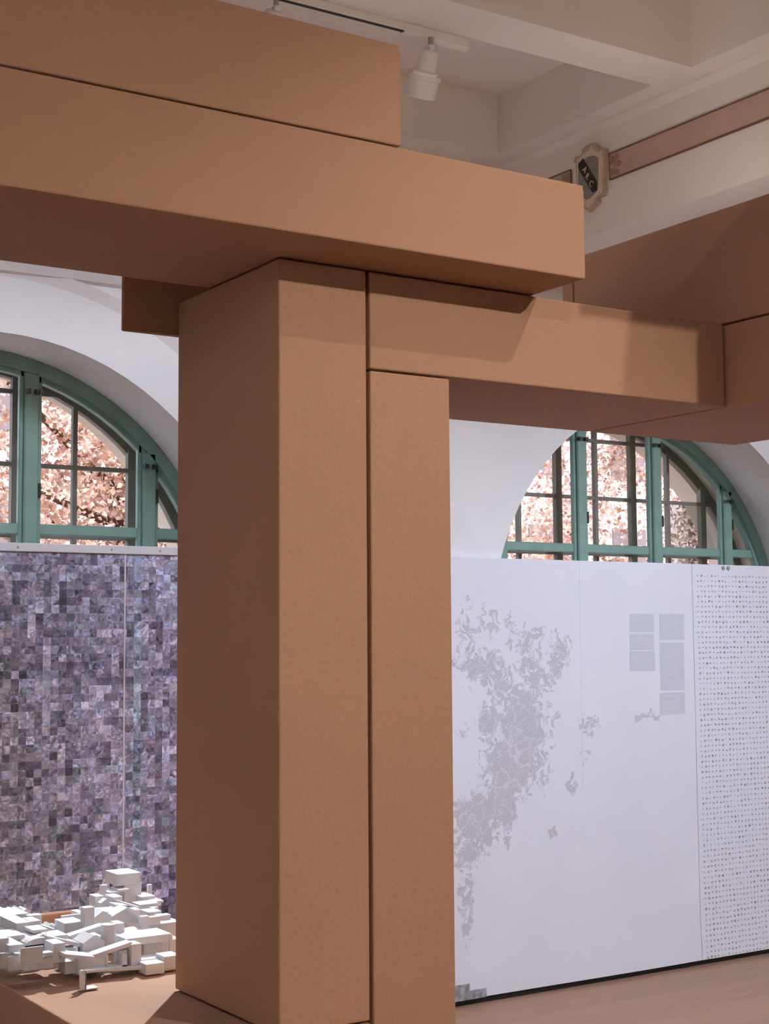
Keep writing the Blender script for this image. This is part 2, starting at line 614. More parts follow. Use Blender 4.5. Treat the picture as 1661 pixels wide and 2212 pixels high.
# painted frieze on the girder
fr = structure(MB().box(4.018, 4.026, YB, 4.507, 3.455, 3.563).build('trim_3', M_rose))
fl = structure(MB().box(4.018, 4.026, 4.752, YW, 3.455, 3.563).build('trim_4', M_rose))
for par, ya, yb, ye in ((fr, YB, 4.507, 4.507), (fl, 4.752, YW, 4.752)):
    for z in (3.4555, 3.5625):
        MB().box(4.0155, 4.026, ya, yb, z - .003, z + .003).build('outline', M_line, par)
    MB().box(4.0155, 4.026, ye - .002, ye + .002, 3.455, 3.563).build('outline', M_line, par)
    sgn = -1 if ye < 4.6 else 1
    for k, ang in enumerate((-78, -40, 0, 40, 78)):
        q = math.radians(ang)
        L = .068 if abs(ang) < 50 else .047
        wd_ = .0125
        d = (sgn * math.cos(q), math.sin(q))
        nrm = (-d[1], d[0])
        c0 = (ye + sgn * .006, 3.509)
        pts = []
        for t_, s_ in ((.16, 0), (.5, .75), (.8, 1), (1, 0), (.8, -1), (.5, -.75)):
            pts.append((c0[0] + d[0] * L * t_ + nrm[0] * wd_ * s_, c0[1] + d[1] * L * t_ + nrm[1] * wd_ * s_))
        MB().prism(pts, 'x', 4.0150, 4.020).build('petal', M_petal, par)

# ------------------------------------------------------------------ windows
OFF = (-.775, -.258, .258, .775)
BARZ = (2.044, 2.325, 2.63)


def arch_z(dx, a, b): return SPR + b * math.sqrt(max(0, 1 - (dx / a) ** 2))


for wi, c in enumerate(CX):
    win = empty('window_%d' % (wi + 1), (c, YF, SILL))
    win['kind'] = 'structure'
    inv = Matrix.Translation((-c, -YF, -SILL))

    def part(mb, name, mat, parent=win, bevel=0):
        me = mb.mesh(name, bevel, 1)
        if parent is win: me.transform(inv)
        else: me.transform(inv)
        return link(name, me, mat, parent)
    a, b = AX + .028, AZ + .008
    # curved inner frame with two steps
    for nm, da, db, y0, y1 in (('arch_frame', 0, .055, YF - .03, YF + .03), ('arch_bead', .05, .075, YF - .012, YF + .025)):
        fm = MB()
        o = [(c + a - da, SILL)] + arch(c, a - da, b - da) + [(c - a + da, SILL)]
        i_ = [(c + a - db, SILL)] + arch(c, a - db, b - db) + [(c - a + db, SILL)]
        for k in range(len(o) - 1):
            A0, A1, B0, B1 = o[k], o[k + 1], i_[k], i_[k + 1]
            fm.quad((A0[0], y0, A0[1]), (A1[0], y0, A1[1]), (B1[0], y0, B1[1]), (B0[0], y0, B0[1]))
            fm.quad((B0[0], y0, B0[1]), (B1[0], y0, B1[1]), (B1[0], y1, B1[1]), (B0[0], y1, B0[1]))
            fm.quad((A0[0], y1, A0[1]), (A1[0], y1, A1[1]), (B1[0], y1, B1[1]), (B0[0], y1, B0[1]))
            fm.quad((A0[0], y0, A0[1]), (A1[0], y0, A1[1]), (A1[0], y1, A1[1]), (A0[0], y1, A0[1]))
        part(fm, nm, M_green)
    part(MB().box(c - a, c + a, YF - .05, YF + .06, SILL, SILL + .05), 'sill', M_green)
    for dx in OFF:
        zt = arch_z(dx, a - .05, b - .05)
        po = part(MB().box(c + dx - .030, c + dx + .030, YF - .030, YF + .02, SILL, zt), 'post', M_green, win, .006)
        part(MB().box(c + dx - .047, c + dx - .028, YF - .012, YF + .015, SILL, arch_z(dx - .045, a - .05, b - .05)), 'post_bead', M_green, po, .004)
        part(MB().box(c + dx + .028, c + dx + .047, YF - .012, YF + .015, SILL, arch_z(dx + .045, a - .05, b - .05)), 'post_bead', M_green, po, .004)
        for z in (2.20,):
            part(MB().box(c + dx + .030, c + dx + .042, YF - .03, YF - .012, z - .03, z + .03), 'latch', M_iron, po, .004)
        zh = min(zt - .06, 2.60)
        part(MB().box(c + dx - .03, c + dx - .012, YF - .05, YF - .025, zh - .009, zh + .009).box(c + dx + .008, c + dx + .028, YF - .05, YF - .025, zh - .009, zh + .009), 'hinge', M_iron, po)
    xs = [-a + .05] + [o_ for o_ in OFF] + [a - .05]
    for x0, x1 in zip(xs, xs[1:]):
        part(MB().box(c + x0 + .04, c + x1 - .04, YF - .005, YF + .02, 2.022, 2.066), 'transom', M_green, win, .004)
    # outer window: weathered posts, thin glazing bars, panes
    xo = [-a] + list(OFF) + [a]
    for dx in OFF:
        part(MB().box(c + dx - .019, c + dx + .019, YO - .012, YO + .02, SILL, arch_z(dx, a - .02, b - .02)), 'outer_post', M_outer)
    mids = [-.94] + [(p + q) / 2 for p, q in zip(OFF, OFF[1:])] + [.94]
    for dx in mids[1:-1]:
        part(MB().box(c + dx - .010, c + dx + .010, YO - .008, YO + .018, SILL, arch_z(dx, a - .02, b - .02)), 'glazing_bar', M_outer)
    for z in BARZ + (1.3, 1.66):
        w_ = a * math.sqrt(max(0, 1 - (max(0, z - SPR) / b) ** 2)) - .02
        hh = .024 if z == BARZ[0] else .009
        cuts = [x for x in OFF if abs(x) < w_]
        seg = [-w_] + cuts + [w_]
        for x0, x1 in zip(seg, seg[1:]):
            part(MB().box(c + x0 + .02, c + x1 - .02, YO - .006, YO + .016, z - hh, z + hh), 'glazing_bar', M_outer)
    fo = MB()
    o = arch(c, AX + .03, AZ + .01)
    i_ = arch(c, a - .05, b - .05)
    for k in range(len(o) - 1):
        fo.quad((o[k][0], YO, o[k][1]), (o[k + 1][0], YO, o[k + 1][1]), (i_[k + 1][0], YO, i_[k + 1][1]), (i_[k][0], YO, i_[k][1]))
        fo.quad((i_[k][0], YO, i_[k][1]), (i_[k + 1][0], YO, i_[k + 1][1]), (i_[k + 1][0], YO + .04, i_[k + 1][1]), (i_[k][0], YO + .04, i_[k][1]))
    part(fo, 'outer_frame', M_outer)
    zc_ = [SILL, 1.3, 1.66] + list(BARZ) + [9]
    xc_ = sorted([-a] + list(OFF) + mids[1:-1] + [a])
    for x0, x1 in zip(xc_, xc_[1:]):
        for z0, z1 in zip(zc_, zc_[1:]):
            ta, tb = arch_z(x0, a, b), arch_z(x1, a, b)
            if max(ta, tb) <= z0 + .01: continue
            n = 4
            top = [(x0 + (x1 - x0) * k / n, min(z1, max(z0, arch_z(x0 + (x1 - x0) * k / n, a, b)))) for k in range(n + 1)]
            pts = [(c + x1, z0), (c + x0, z0)] + [(c + p, q) for p, q in top if q > z0 + .003]
            if len(pts) < 3: continue
            part(MB().quad(*[(p, YO + .01, q) for p, q in pts]), 'pane', M_glass)

# ------------------------------------------------------------------ cardboard construction
ZT, ZM, ZB, ZP = 2.495, 2.743, 2.25, 0.70


def carton(name, x0, x1, y0, y1, z0, z1, mat, label, group='stacked cardboard boxes', flaps=(), cat='cardboard box'):
    g = .0025
    ctr = ((x0 + x1) / 2, (y0 + y1) / 2, z0)
    r = empty(name, ctr)
    tag(r, label, cat, group)
    T = Matrix.Translation(-Vector(ctr))
    me = MB().box(x0 + g, x1 - g, y0 + g, y1 - g, z0 + g, z1 - g).mesh('carton_body', .0045, 2)
    me.transform(T)
    link('carton_body', me, mat, r)
    for ax, sg in flaps:
        if ax == 'x':
            X = x1 if sg > 0 else x0
            m2 = MB().box(X - .001, X + .007 * sg, y0 + .012, (y0 + y1) / 2 - .002, z0 + .008, z1 - .012).mesh('end_flap', .002, 1)
            m3 = MB().box(X - .001, X + .006 * sg, (y0 + y1) / 2 + .002, y1 - .012, z0 + .012, z1 - .008).mesh('end_flap', .002, 1)
        else:
            Y = y0 if sg < 0 else y1
            m2 = MB().box(x0 + .01, (x0 + x1) / 2 - .002, Y, Y + .006 * sg, z0 + .01, z1 - .01).mesh('end_flap', .002, 1)
            m3 = MB().box((x0 + x1) / 2 + .002, x1 - .01, Y, Y + .006 * sg, z0 + .01, z1 - .01).mesh('end_flap', .002, 1)
        for m in (m2, m3):
            m.transform(T)
            link('end_flap', m, mat, r)
    return r


carton('cardboard_platform', 1.325, 1.918, 2.45, 4.62, 0, ZP, M_cbt, 'low wide cardboard platform under the white model and the left column', cat='platform')
carton('cardboard_column', 1.669, 1.917, 3.037, 3.598, ZP, ZT, M_cbz, 'tall cardboard column standing on the platform, its dark side to the left', cat='column')
carton('cardboard_column', 1.922, 2.164, 3.037, 3.64, 0, ZB, M_cbz, 'slightly shorter cardboard column just right of the tall one', cat='column')
carton('cardboard_beam', -.9, 2.447, 2.839, 3.425, ZT, ZM, M_cbx, 'long cardboard beam lying across the top of the tall column', flaps=(('x', 1),), cat='beam')
carton('cardboard_beam', -.9, 1.892, 2.843, 3.42, ZM, 2.992, M_cbx, 'topmost cardboard beam, ending beside the white spotlight', flaps=(('x', 1),), cat='beam')
carton('cardboard_beam', 1.922, 3.134, 3.037, 3.645, ZB, ZT, M_cbx, 'cardboard beam bridging from the columns towards the right window', cat='beam')
carton('cardboard_beam', 3.140, 3.80, 1.75, 3.65, ZB, ZT, M_cby, 'cardboard block meeting the bridging beam at the right picture edge', cat='beam')
carton('cardboard_beam', 3.138, 3.80, 1.7, 3.712, ZT, 2.838, M_cby, 'large cardboard box lying on the right block below the frieze', cat='beam')
carton('cardboard_column', 3.22, 3.78, 1.8, 2.05, 0, ZB, M_cbz, 'cardboard column under the right block beyond the picture edge', cat='column')
carton('cardboard_beam', 3.139, 3.62, 3.716, 3.772, ZB + .05, 2.836, M_cbx, 'thin cardboard end piece behind the large right box', cat='panel')
carton('cardboard_sheet', 1.516, 1.905, 3.600, 3.622, 2.401, 2.74, M_cbx, 'thin cardboard panel jutting out left behind the top of the tall column', cat='panel')
carton('cardboard_box', 2.86, 3.52, 1.72, 2.5, 2.84, 3.09, M_cbx, 'unseen cardboard box added on the large right box to shade the bridging beam', cat='box')  # unseen box, added for the shadow edge it casts on the bridging beam
cb_y = 4.63
pz = on(110, 1972, 1, cb_y).z
carton('cardboard_box', on(84, 1990, 1, cb_y).x, 1.90, cb_y, 4.665, 0, pz, M_cbz, 'plain cardboard box between the white model and the mosaic print', cat='box')

# ------------------------------------------------------------------ prints on the display boards
YPR = 5.388
x_seam = on(268.5, 1400, 1, YPR).x
x_mapL = 2.75
x_dot = on(1503, 1600, 1, YPR).x
ZTOPB = 1.951
bd = empty('display_board', (4.2, 5.42, .03))
tag(bd, 'long white display board standing before the arched windows', 'board')
me = MB().box(-3.4, 4.1, -.024, .02, 0, 1.915).mesh('board_panel', .003, 1)
link('board_panel', me, M_paper, bd)
link('gap_shade_strip', MB().box(-3.4, 4.1, -.012, .012, -.029, 0).mesh('gap_shade_strip'), M_black, bd)  # black strip stands in for the shade in the gap under the board
for xx in (-3, -1, 1, 3.8):
    link('foot', MB().box(xx - .03, xx + .03, -.015, .015, -.03, 0).mesh('foot'), M_black, bd)


def sheet(name, x0, x1, z0, z1, mat, label, cat, y=YPR, group=None, curl=0.0, origin=None):
    """thin paper with a gentle curl of its lower edge"""
    mb = MB()
    nx, nz = 12, 10
    def P(i, k, back):
        x = (x1 - x0) * i / nx
        z = z0 + (z1 - z0) * k / nz
        cy = -curl * math.exp(-(z - z0) / .12) * (.5 + .5 * math.sin(3.1 * x + 1))
        return (x, cy + (.0016 if back else 0), z)
    for i in range(nx):
        for k in range(nz):
            mb.quad(P(i, k, 0), P(i + 1, k, 0), P(i + 1, k + 1, 0), P(i, k + 1, 0))
            mb.quad(P(i, k, 1), P(i, k + 1, 1), P(i + 1, k + 1, 1), P(i + 1, k, 1))
    me = mb.mesh(name)
    bm = bmesh.new(); bm.from_mesh(me)
    bmesh.ops.remove_doubles(bm, verts=bm.verts, dist=1e-5)
    bm.to_mesh(me); bm.free()
    if origin is None: origin = x0
    me.transform(Matrix.Translation((x0 - origin, 0, 0)))
    o = link(name, me, mat)
    o.location = (origin, y, 0)
    return tag(o, label, cat, group)


zm_top = on(200, 1196, 1, YPR).z
sheet('mosaic_print', .78, x_seam - .003, .03, zm_top, M_mosaic, 'wide print of countless tiny purple-grey photographs left of the pale seam', 'print', group='photo mosaic prints')
m2_ = sheet('mosaic_print', x_seam + .003, x_mapL - .01, .03, zm_top, M_mosaic, 'narrow bluish photo mosaic print between the pale seam and the column', 'print', group='photo mosaic prints', origin=.78)
link('pale_margin', MB().box(x_seam - .78 - .0025, x_seam - .78 + .004, -.0012, .001, .03, zm_top).mesh('pale_margin'), M_paper, m2_)
st = empty('mounting_strip', (1.7, YPR, zm_top))
tag(st, 'white mounting strip along the top edge of the mosaic prints', 'strip')
link('strip', MB().box(-.95, 1.05, -.006, .004, .001, .033).mesh('strip', .002, 1), M_paper, st)
for px in (39, 241, 346):
    q = on(px, 1186, 1, YPR - .006)
    link('screw', MB().lathe(Vector((q.x - 1.7, -.0055, .017)), (0, -1, 0), [(0, .004), (.002, .0035)], 10).mesh('screw'), M_steel, st)
x_ms = on(1257, 1600, 1, YPR).x
mp = sheet('map_print', x_mapL, x_dot, .030, ZTOPB, mat_map(x_mapL), 'white print with a grey city map and two columns of fine text', 'print', curl=.012)
dp = sheet('dot_print', x_dot + .002, 7.6, .030, ZTOPB - .001, M_dots, 'white print covered with rows of tiny dark marks at the right edge', 'print', curl=.01)
for (a0, b0, a1, b1) in ((1360, 1326, 1413, 1365), (1360, 1370, 1413, 1404), (1360, 1407, 1415, 1448), (1424, 1326, 1478, 1382), (1425, 1388, 1479, 1490), (1425, 1497, 1480, 1542)):
    p, q = on(a0, b0, 1, YPR - .001), on(a1, b1, 1, YPR - .001)
    o = link('text_block', MB().box(p.x - x_mapL, q.x - x_mapL, -.0012, -.0004, q.z, p.z).mesh('text_block'), M_text, mp)
for (a0, b0, a1, b1) in ((975, 2131, 1015, 2161), (1015, 2140, 1051, 2155)):
    p, q = on(a0, b0, 1, YPR - .014), on(a1, b1, 1, YPR - .014)
    link('photo_tile', MB().box(p.x - x_mapL, q.x - x_mapL, -.0150, -.0142, max(q.z, .031), p.z).mesh('photo_tile'), M_grey, mp)
# faint joint in the map print
link('sheet_joint', MB().box(x_ms - x_mapL, x_ms - x_mapL + .0015, -.0012, -.0003, .9, ZTOPB).mesh('sheet_joint'), M_paper, mp)
for px, nm in ((1562, 'small grey clip'), (1573, 'slightly larger grey clip')):
    q = on(px, 1227, 1, YPR - .002)
    o = MB().lathe((0, 0, 0), (0, -1, 0), [(0, .010), (.005, .010), (.007, .008)], 16).build('paper_clip', M_steel)
    o.location = (q.x, YPR - .0005, q.z)
    tag(o, nm + ' at the top edge of the dotted print', 'clip', 'clips on the dotted print')

# ------------------------------------------------------------------ white card model
mo = empty('architectural_model', (1.6, 4.0, ZP))
tag(mo, 'white card model of a dense hill town on the cardboard platform', 'model')
MT = Matrix.Translation((-1.6, -4.0, -ZP))


def zp(x, y): return x / 4.1525, 1860 + y / 4.1525


def mpart(me, name):
    me.transform(MT)
    return link(name, me, M_card, mo)


def mbox(x0, y0, x1, y1, Y, d, name='block', bev=.0008, rot=0):
    a_ = on(*zp(x0, y0), 1, Y)
    b_ = on(*zp(x1, y1), 1, Y)
    z0, z1 = min(b_.z, a_.z), max(a_.z, b_.z)
    z0 = max(z0, ZP + .002)
    me = MB().box(min(a_.x, b_.x), max(a_.x, b_.x), Y, Y + d, z0, z1).mesh(name, bev, 1)
    if rot:
        c = Vector(((a_.x + b_.x) / 2, Y + d / 2, 0))
        me.transform(Matrix.Translation(c) @ Matrix.Rotation(math.radians(rot), 4, 'Z') @ Matrix.Translation(-c))
    return mpart(me, name)


def mramp(x0, y0, x1, y1, Y, w, th=.008, name='ramp'):
    a_, b_ = on(*zp(x0, y0), 1, Y), on(*zp(x1, y1), 1, Y)
    return mpart(MB().bar(a_ + Vector((0, w / 2, 0)), b_ + Vector((0, w / 2, 0)), w, th).mesh(name), name)


def mgable(x0, y0, x1, y1, Y, d, rise, name='gabled_house'):
    a_, b_ = on(*zp(x0, y0), 1, Y), on(*zp(x1, y1), 1, Y)
    z0, z1 = max(b_.z, ZP + .002), a_.z
    return mpart(MB().prism([(a_.x, z0), (b_.x, z0), (b_.x, z1), ((a_.x + b_.x) / 2, z1 + rise), (a_.x, z1)], 'y', Y, Y + d).mesh(name), name)


# left group, back to front
mgable(-60, 470, 95, 700, 4.42, .10, .012)
mgable(90, 455, 145, 700, 4.44, .05, .008)
mgable(155, 455, 210, 700, 4.44, .06, .010)
mgable(205, 455, 272, 700, 4.44, .06, .008)
mbox(-60, 500, 255, 520, 4.28, .12, 'flat_roof')
mbox(-40, 520, 240, 720, 4.30, .08)
mbox(250, 492, 372, 720, 4.26, .03, 'wall')
mbox(145, 560, 272, 700, 4.06, .13)
mbox(274, 542, 366, 700, 4.07, .07)
mbox(120, 700, 470, 780, 4.06, .10)
mbox(295, 622, 430, 634, 3.98, .07, 'flat_roof')
mbox(318, 634, 330, 735, 3.985, .006, 'post')
mbox(350, 634, 372, 735, 4.02, .006, 'post')
mramp(380, 590, 560, 650, 4.14, .06)
mgable(420, 600, 500, 760, 4.2, .05, .010)
mgable(490, 605, 560, 760, 4.2, .06, .006)
mbox(-40, 690, 225, 702, 3.98, .10, 'flat_roof')
mbox(-20, 640, 90, 690, 4.1, .08)
mbox(80, 760, 215, 830, 3.87, .11)
mbox(-60, 705, 78, 900, 3.90, .02, 'wall')
mbox(5, 830, 80, 960, 3.86, .012, 'wall')
mramp(215, 735, 420, 660, 3.95, .05, .006)
# vaulted roof
a_, b_ = on(*zp(225, 760), 1, 3.93), on(*zp(500, 760), 1, 3.93)
vp = []
for k in range(13):
    q = math.pi * k / 12
    vp.append(((a_.x + b_.x) / 2 + (b_.x - a_.x) / 2 * math.cos(q), a_.z - .004 + .020 * math.sin(q)))
mpart(MB().prism(vp, 'y', 3.93, 4.03).mesh('vaulted_roof'), 'vaulted_roof')
mbox(225, 760, 500, 900, 3.93, .09)
mramp(420, 690, 720, 755, 3.92, .07, .010)
mbox(430, 680, 610, 700, 3.95, .08, 'flat_roof')
mbox(190, 785, 385, 915, 3.83, .006, 'wall')
mbox(75, 860, 300, 965, 3.85, .05)
mbox(215, 880, 482, 955, 3.845, .06)
mbox(385, 828, 482, 840, 3.825, .03, 'balcony')
mbox(140, 832, 190, 845, 3.84, .03, 'balcony')
mbox(480, 745, 585, 905, 3.85, .07)
mbox(585, 780, 700, 960, 3.92, .03, 'wall')
# right group, hill top
mbox(1115, 205, 1268, 520, 4.36, .09, 'tower')
mbox(1055, 120, 1262, 205, 4.355, .10, 'tower_head')
mbox(905, 218, 960, 420, 4.36, .012, 'tower')
mbox(1330, 212, 1362, 420, 4.38, .012, 'tower')
mbox(1060, 258, 1160, 272, 4.33, .06, 'bridge')
mbox(980, 280, 1068, 420, 4.33, .05)
mbox(855, 318, 930, 520, 4.30, .05)
mgable(905, 380, 1008, 520, 4.27, .06, .012)
mbox(1010, 325, 1095, 520, 4.26, .06)
mbox(1268, 322, 1390, 480, 4.32, .07)
mbox(1380, 362, 1468, 374, 4.28, .07, 'flat_roof')
mbox(1255, 392, 1420, 560, 4.24, .06)
mramp(1090, 375, 1260, 425, 4.20, .06, .006)
mramp(1035, 400, 1140, 405, 4.16, .05, .006)
mramp(860, 470, 1260, 445, 4.15, .08, .006)
mbox(850, 470, 1250, 640, 4.17, .07)
mgable(1000, 500, 1285, 640, 4.10, .09, .022)
mramp(1150, 455, 1300, 510, 4.08, .05, .005)
mbox(705, 465, 760, 600, 4.22, .06)
mbox(555, 492, 752, 640, 4.18, .01, 'wall')
mbox(580, 560, 750, 720, 4.08, .08)
mbox(757, 422, 846, 700, 4.06, .03, 'tower')
mgable(850, 505, 1000, 640, 4.08, .07, .016)
mbox(1330, 460, 1448, 640, 4.14, .06)
mbox(1420, 492, 1532, 640, 4.10, .03, 'wall')
mbox(1450, 560, 1620, 720, 4.06, .06)
mbox(1340, 505, 1440, 570, 4.05, .02)
mbox(1270, 500, 1338, 720, 4.02, .02, 'tower')
mbox(1140, 560, 1262, 720, 4.08, .04)
mbox(1050, 562, 1116, 720, 3.99, .05)
mramp(625, 690, 935, 588, 3.98, .035, .010)
mbox(750, 700, 935, 860, 3.97, .08)
a_ = on(*zp(995, 575), 1, 3.92)
b_ = on(*zp(995, 800), 1, 3.92)
mpart(MB().lathe((a_.x, 3.94, b_.z), (0, 0, 1), [(0, .0205), (a_.z - b_.z, .0205)], 28).mesh('round_tower'), 'round_tower')
mbox(1060, 680, 1270, 700, 3.95, .10, 'flat_roof')
mramp(1060, 655, 1260, 625, 4.0, .05, .008)
mbox(1130, 700, 1540, 716, 3.90, .10, 'flat_roof')
mbox(1290, 716, 1450, 890, 3.93, .07)
mbox(1450, 715, 1620, 900, 3.95, .06)
mbox(1180, 750, 1268, 950, 3.83, .05)
mramp(828, 862, 1185, 742, 3.84, .04, .010)
mgable(745, 740, 940, 860, 3.9, .08, .018)
mbox(700, 860, 965, 985, 3.84, .06)
mramp(585, 850, 850, 872, 3.80, .07, .008)
mbox(585, 905, 720, 1000, 3.86, .05)
# walls round the square opening
mbox(955, 850, 972, 985, 3.83, .07, 'wall')
mbox(1095, 845, 1142, 970, 3.83, .03, 'wall')
mbox(970, 950, 1145, 985, 3.83, .03, 'wall')
mbox(1065, 805, 1140, 850, 3.85, .05)
mramp(775, 990, 1300, 960, 3.81, .03, .007, 'long_slab')
mbox(1310, 930, 1475, 1022, 3.78, .05)
mbox(1262, 890, 1480, 935, 3.84, .06)
mbox(1475, 860, 1620, 1000, 3.80, .06)
mbox(1360, 420, 1420, 450, 4.22, .02)
# the bent foot in front
ft = on(*zp(745, 1160), 2, ZP + .002)
mbox(715, 985, 776, 1158, ft.y, .004, 'folded_leg')
l0, l1 = on(*zp(775, 1158), 2, ZP + .002), on(*zp(885, 1132), 2, ZP + .002)
mpart(MB().box(l0.x, l0.x + .034, ft.y, ft.y + .034, ZP + .001, ZP + .004).mesh('foot_plate'), 'foot_plate')
mpart(MB().box(l0.x - .002, l0.x + .001, ft.y, ft.y + .034, ZP + .004, ZP + .048).mesh('folded_leg'), 'folded_leg')
for x_, y_ in ((1.40, 4.0), (1.52, 3.90), (1.62, 3.86), (1.80, 3.90), (1.46, 4.3), (1.70, 4.3), (1.86, 4.2), (1.6, 4.1)):
    mpart(MB().box(x_ - .004, x_ + .004, y_ - .004, y_ + .004, ZP + .001, ZP + .075).mesh('prop'), 'prop')

# ------------------------------------------------------------------ shield on the frieze
sh = empty('crest_shield', (4.02, 4.625, 3.36))
tag(sh, 'cream scrollwork shield with dark lettered bend on the frieze', 'crest')
ST = Matrix.Translation((-4.02, -4.625, -3.36))


def yz8(px, py):
    x, y = 1160 + px / 3.315, 220 + py / 3.315
    q = on(x, y, 0, 4.012)
    return (q.y, q.z)


def spart(pts, x0, x1, mat, name):
    me = MB().prism([yz8(*p) for p in pts], 'x', x0, x1).mesh(name)
    me.transform(ST)
    return link(name, me, mat, sh)


outline = [(412, 292), (432, 305), (452, 345), (465, 330), (500, 338), (498, 375), (492, 420), (490, 600), (497, 635), (480, 672), (452, 680), (440, 690), (448, 715), (420, 745), (380, 790),
           (345, 765), (325, 735), (330, 700), (300, 690), (285, 660), (292, 620), (288, 440), (270, 435), (285, 395), (320, 388), (335, 355), (360, 315), (385, 305)]
spart(outline, 4.004, 4.026, M_crest_d, 'crest_back')
inner = [(412, 318), (425, 350), (448, 372), (480, 352), (484, 420), (480, 605), (478, 650), (430, 685), (415, 725), (380, 765), (350, 735), (345, 690), (310, 672), (302, 640), (302, 440), (300, 412), (330, 400), (352, 370), (375, 335)]
spart(inner, 3.999, 4.006, M_crest, 'crest_face')
spart([(392, 395), (425, 388), (455, 405), (455, 600), (440, 650), (400, 690), (375, 705), (345, 690), (320, 650), (315, 600), (318, 440), (350, 420)], 3.996, 4.001, M_shield, 'shield_field')
spart([(352, 412), (318, 452), (320, 485), (420, 655), (450, 640), (453, 580)], 3.9935, 3.9975, M_bend, 'bend')
spart([(340, 350), (365, 325), (395, 330), (390, 350), (360, 372)], 3.996, 4.000, M_crest_d, 'scroll')


def letter(ch, px, py, size, ang):
    cu = bpy.data.curves.new('letter', 'FONT')
    cu.body = ch
    cu.align_x = 'CENTER'
    cu.align_y = 'CENTER'
    cu.size = size
    cu.extrude = .0008
    cu.resolution_u = 3
    o = bpy.data.objects.new('letter_curve', cu)
    COL.objects.link(o)
    dg = bpy.context.evaluated_depsgraph_get()
    me = bpy.data.meshes.new_from_object(o.evaluated_get(dg))
    bpy.data.objects.remove(o)
    y, z = yz8(px, py)
    me.transform(Matrix.Rotation(math.radians(ang), 4, 'Z'))
    # letter plane faces -x: letter right = -y, letter up = +z
    R_ = Matrix(((0, 0, -1, 3.9928), (-1, 0, 0, y), (0, 1, 0, z), (0, 0, 0, 1)))
    me.transform(ST @ R_)
    me.materials.clear()
    link('letter', me, M_letter, sh)


for ch, px, py in (('A', 366, 492), ('R', 385, 540), ('C', 412, 592)):
    letter(ch, px, py, .036, -62 + 15)

# ------------------------------------------------------------------ track and spotlights
tk = empty('light_track', (2.4, 4.135, 3.70))
tag(tk, 'white ceiling light track with a black slot above the spotlight', 'light track')
link('rail', MB().box(-2.5, on(1000, 80, 2, 3.672).x - 2.4, -.014, .014, -.028, 0).mesh('rail', .002, 1), M_lampw, tk)
sx = on(890, 55, 2, 3.672).x - 2.4
link('slot', MB().box(-2.4, sx, -.0075, .0075, -.0295, -.02).mesh('slot'), M_black, tk)
link('connector', MB().box(sx, sx + .07, -.018, .018, -.036, -.001).mesh('connector', .003, 1), M_lampw, tk)
link('connector', MB().box(sx + .12, sx + .27, -.018, .018, -.040, -.001).mesh('connector', .003, 1), M_lampw, tk)
M_lens = mat_emit('lit_lens', (1, .86, .72), 4)


def spotlight(pos, aim, energy, color, size_deg, label, blend=.35, rad=.03, sz=1.0, foot=None):
    """track head hung at pos (its knuckle), turned towards the point aim"""
    pos, aim = Vector(pos), Vector(aim)
    d = (aim - pos).normalized()
    r = empty('track_spotlight', pos)
    tag(r, label, 'spotlight', 'white track spotlights')
    k = sz
    on_beam = -.3 < pos.x < 3.892 and any(ya < pos.y < yb + .02 for ya, yb in cy)
    top = (3.674 if abs(pos.y - 4.13) < .01 else 3.70 if on_beam or 3.892 < pos.x < 4.024 else 3.25 if 4.024 < pos.x < 4.62 else 3.96) - pos.z
    if foot is not None: top = foot - pos.z
    (link('stem', MB().lathe((0, 0, top), (0, 0, -1), [(0, .008 * k), (top, .008 * k)], 12).mesh('stem'), M_steel, r))
    link('knuckle', MB().box(-.012, .012, -.012, .012, -.018, .004).mesh('knuckle', .003, 1), M_lampw, r)
    s0 = d * .008
    me = MB().lathe(s0, d, [(0, .010), (.004, .024 * k), (.012, .029 * k), (.068 * k, .0325 * k), (.071 * k, .031 * k)], 32).mesh('lamp_body', smooth=True)
    me.set_sharp_from_angle(angle=.5)
    link('lamp_body', me, M_lampw, r)
    me = MB().lathe(s0 + d * .067 * k, d, [(0, .033 * k), (.002, .040 * k), (.008, .041 * k), (.010, .037 * k), (.016, .037 * k)], 32).mesh('collar', smooth=True)
    me.set_sharp_from_angle(angle=.5)
    link('collar', me, M_lampw, r)
    me = MB().lathe(s0 + d * .080 * k, d, [(0, .038 * k), (.001, .0535 * k), (.014, .0535 * k), (.016, .050 * k), (.068 * k, .047 * k), (.070 * k, .044 * k), (.045 * k, .042 * k)], 32, caps=False).mesh('hood', smooth=True)
    me.set_sharp_from_angle(angle=.5)
    link('hood', me, M_lampw, r)
    link('lens', MB().lathe(s0 + d * .108 * k, d, [(0, .042 * k), (.002, .042 * k)], 24).mesh('lens'), M_lens, r)
    ld = bpy.data.lights.new('spot_beam', 'SPOT')
    ld.energy = energy
    ld.color = color
    ld.spot_size = math.radians(size_deg)
    ld.spot_blend = blend
    ld.shadow_soft_size = rad
    lo = bpy.data.objects.new('spot_beam', ld)
    COL.objects.link(lo)
    lo.parent = r
    lo.location = s0 + d * .18 * k
    lo.rotation_euler = d.to_track_quat('-Z', 'Y').to_euler()
    return r


WARM, COOL = (1.0, .87, .76), (.80, .91, 1.12)
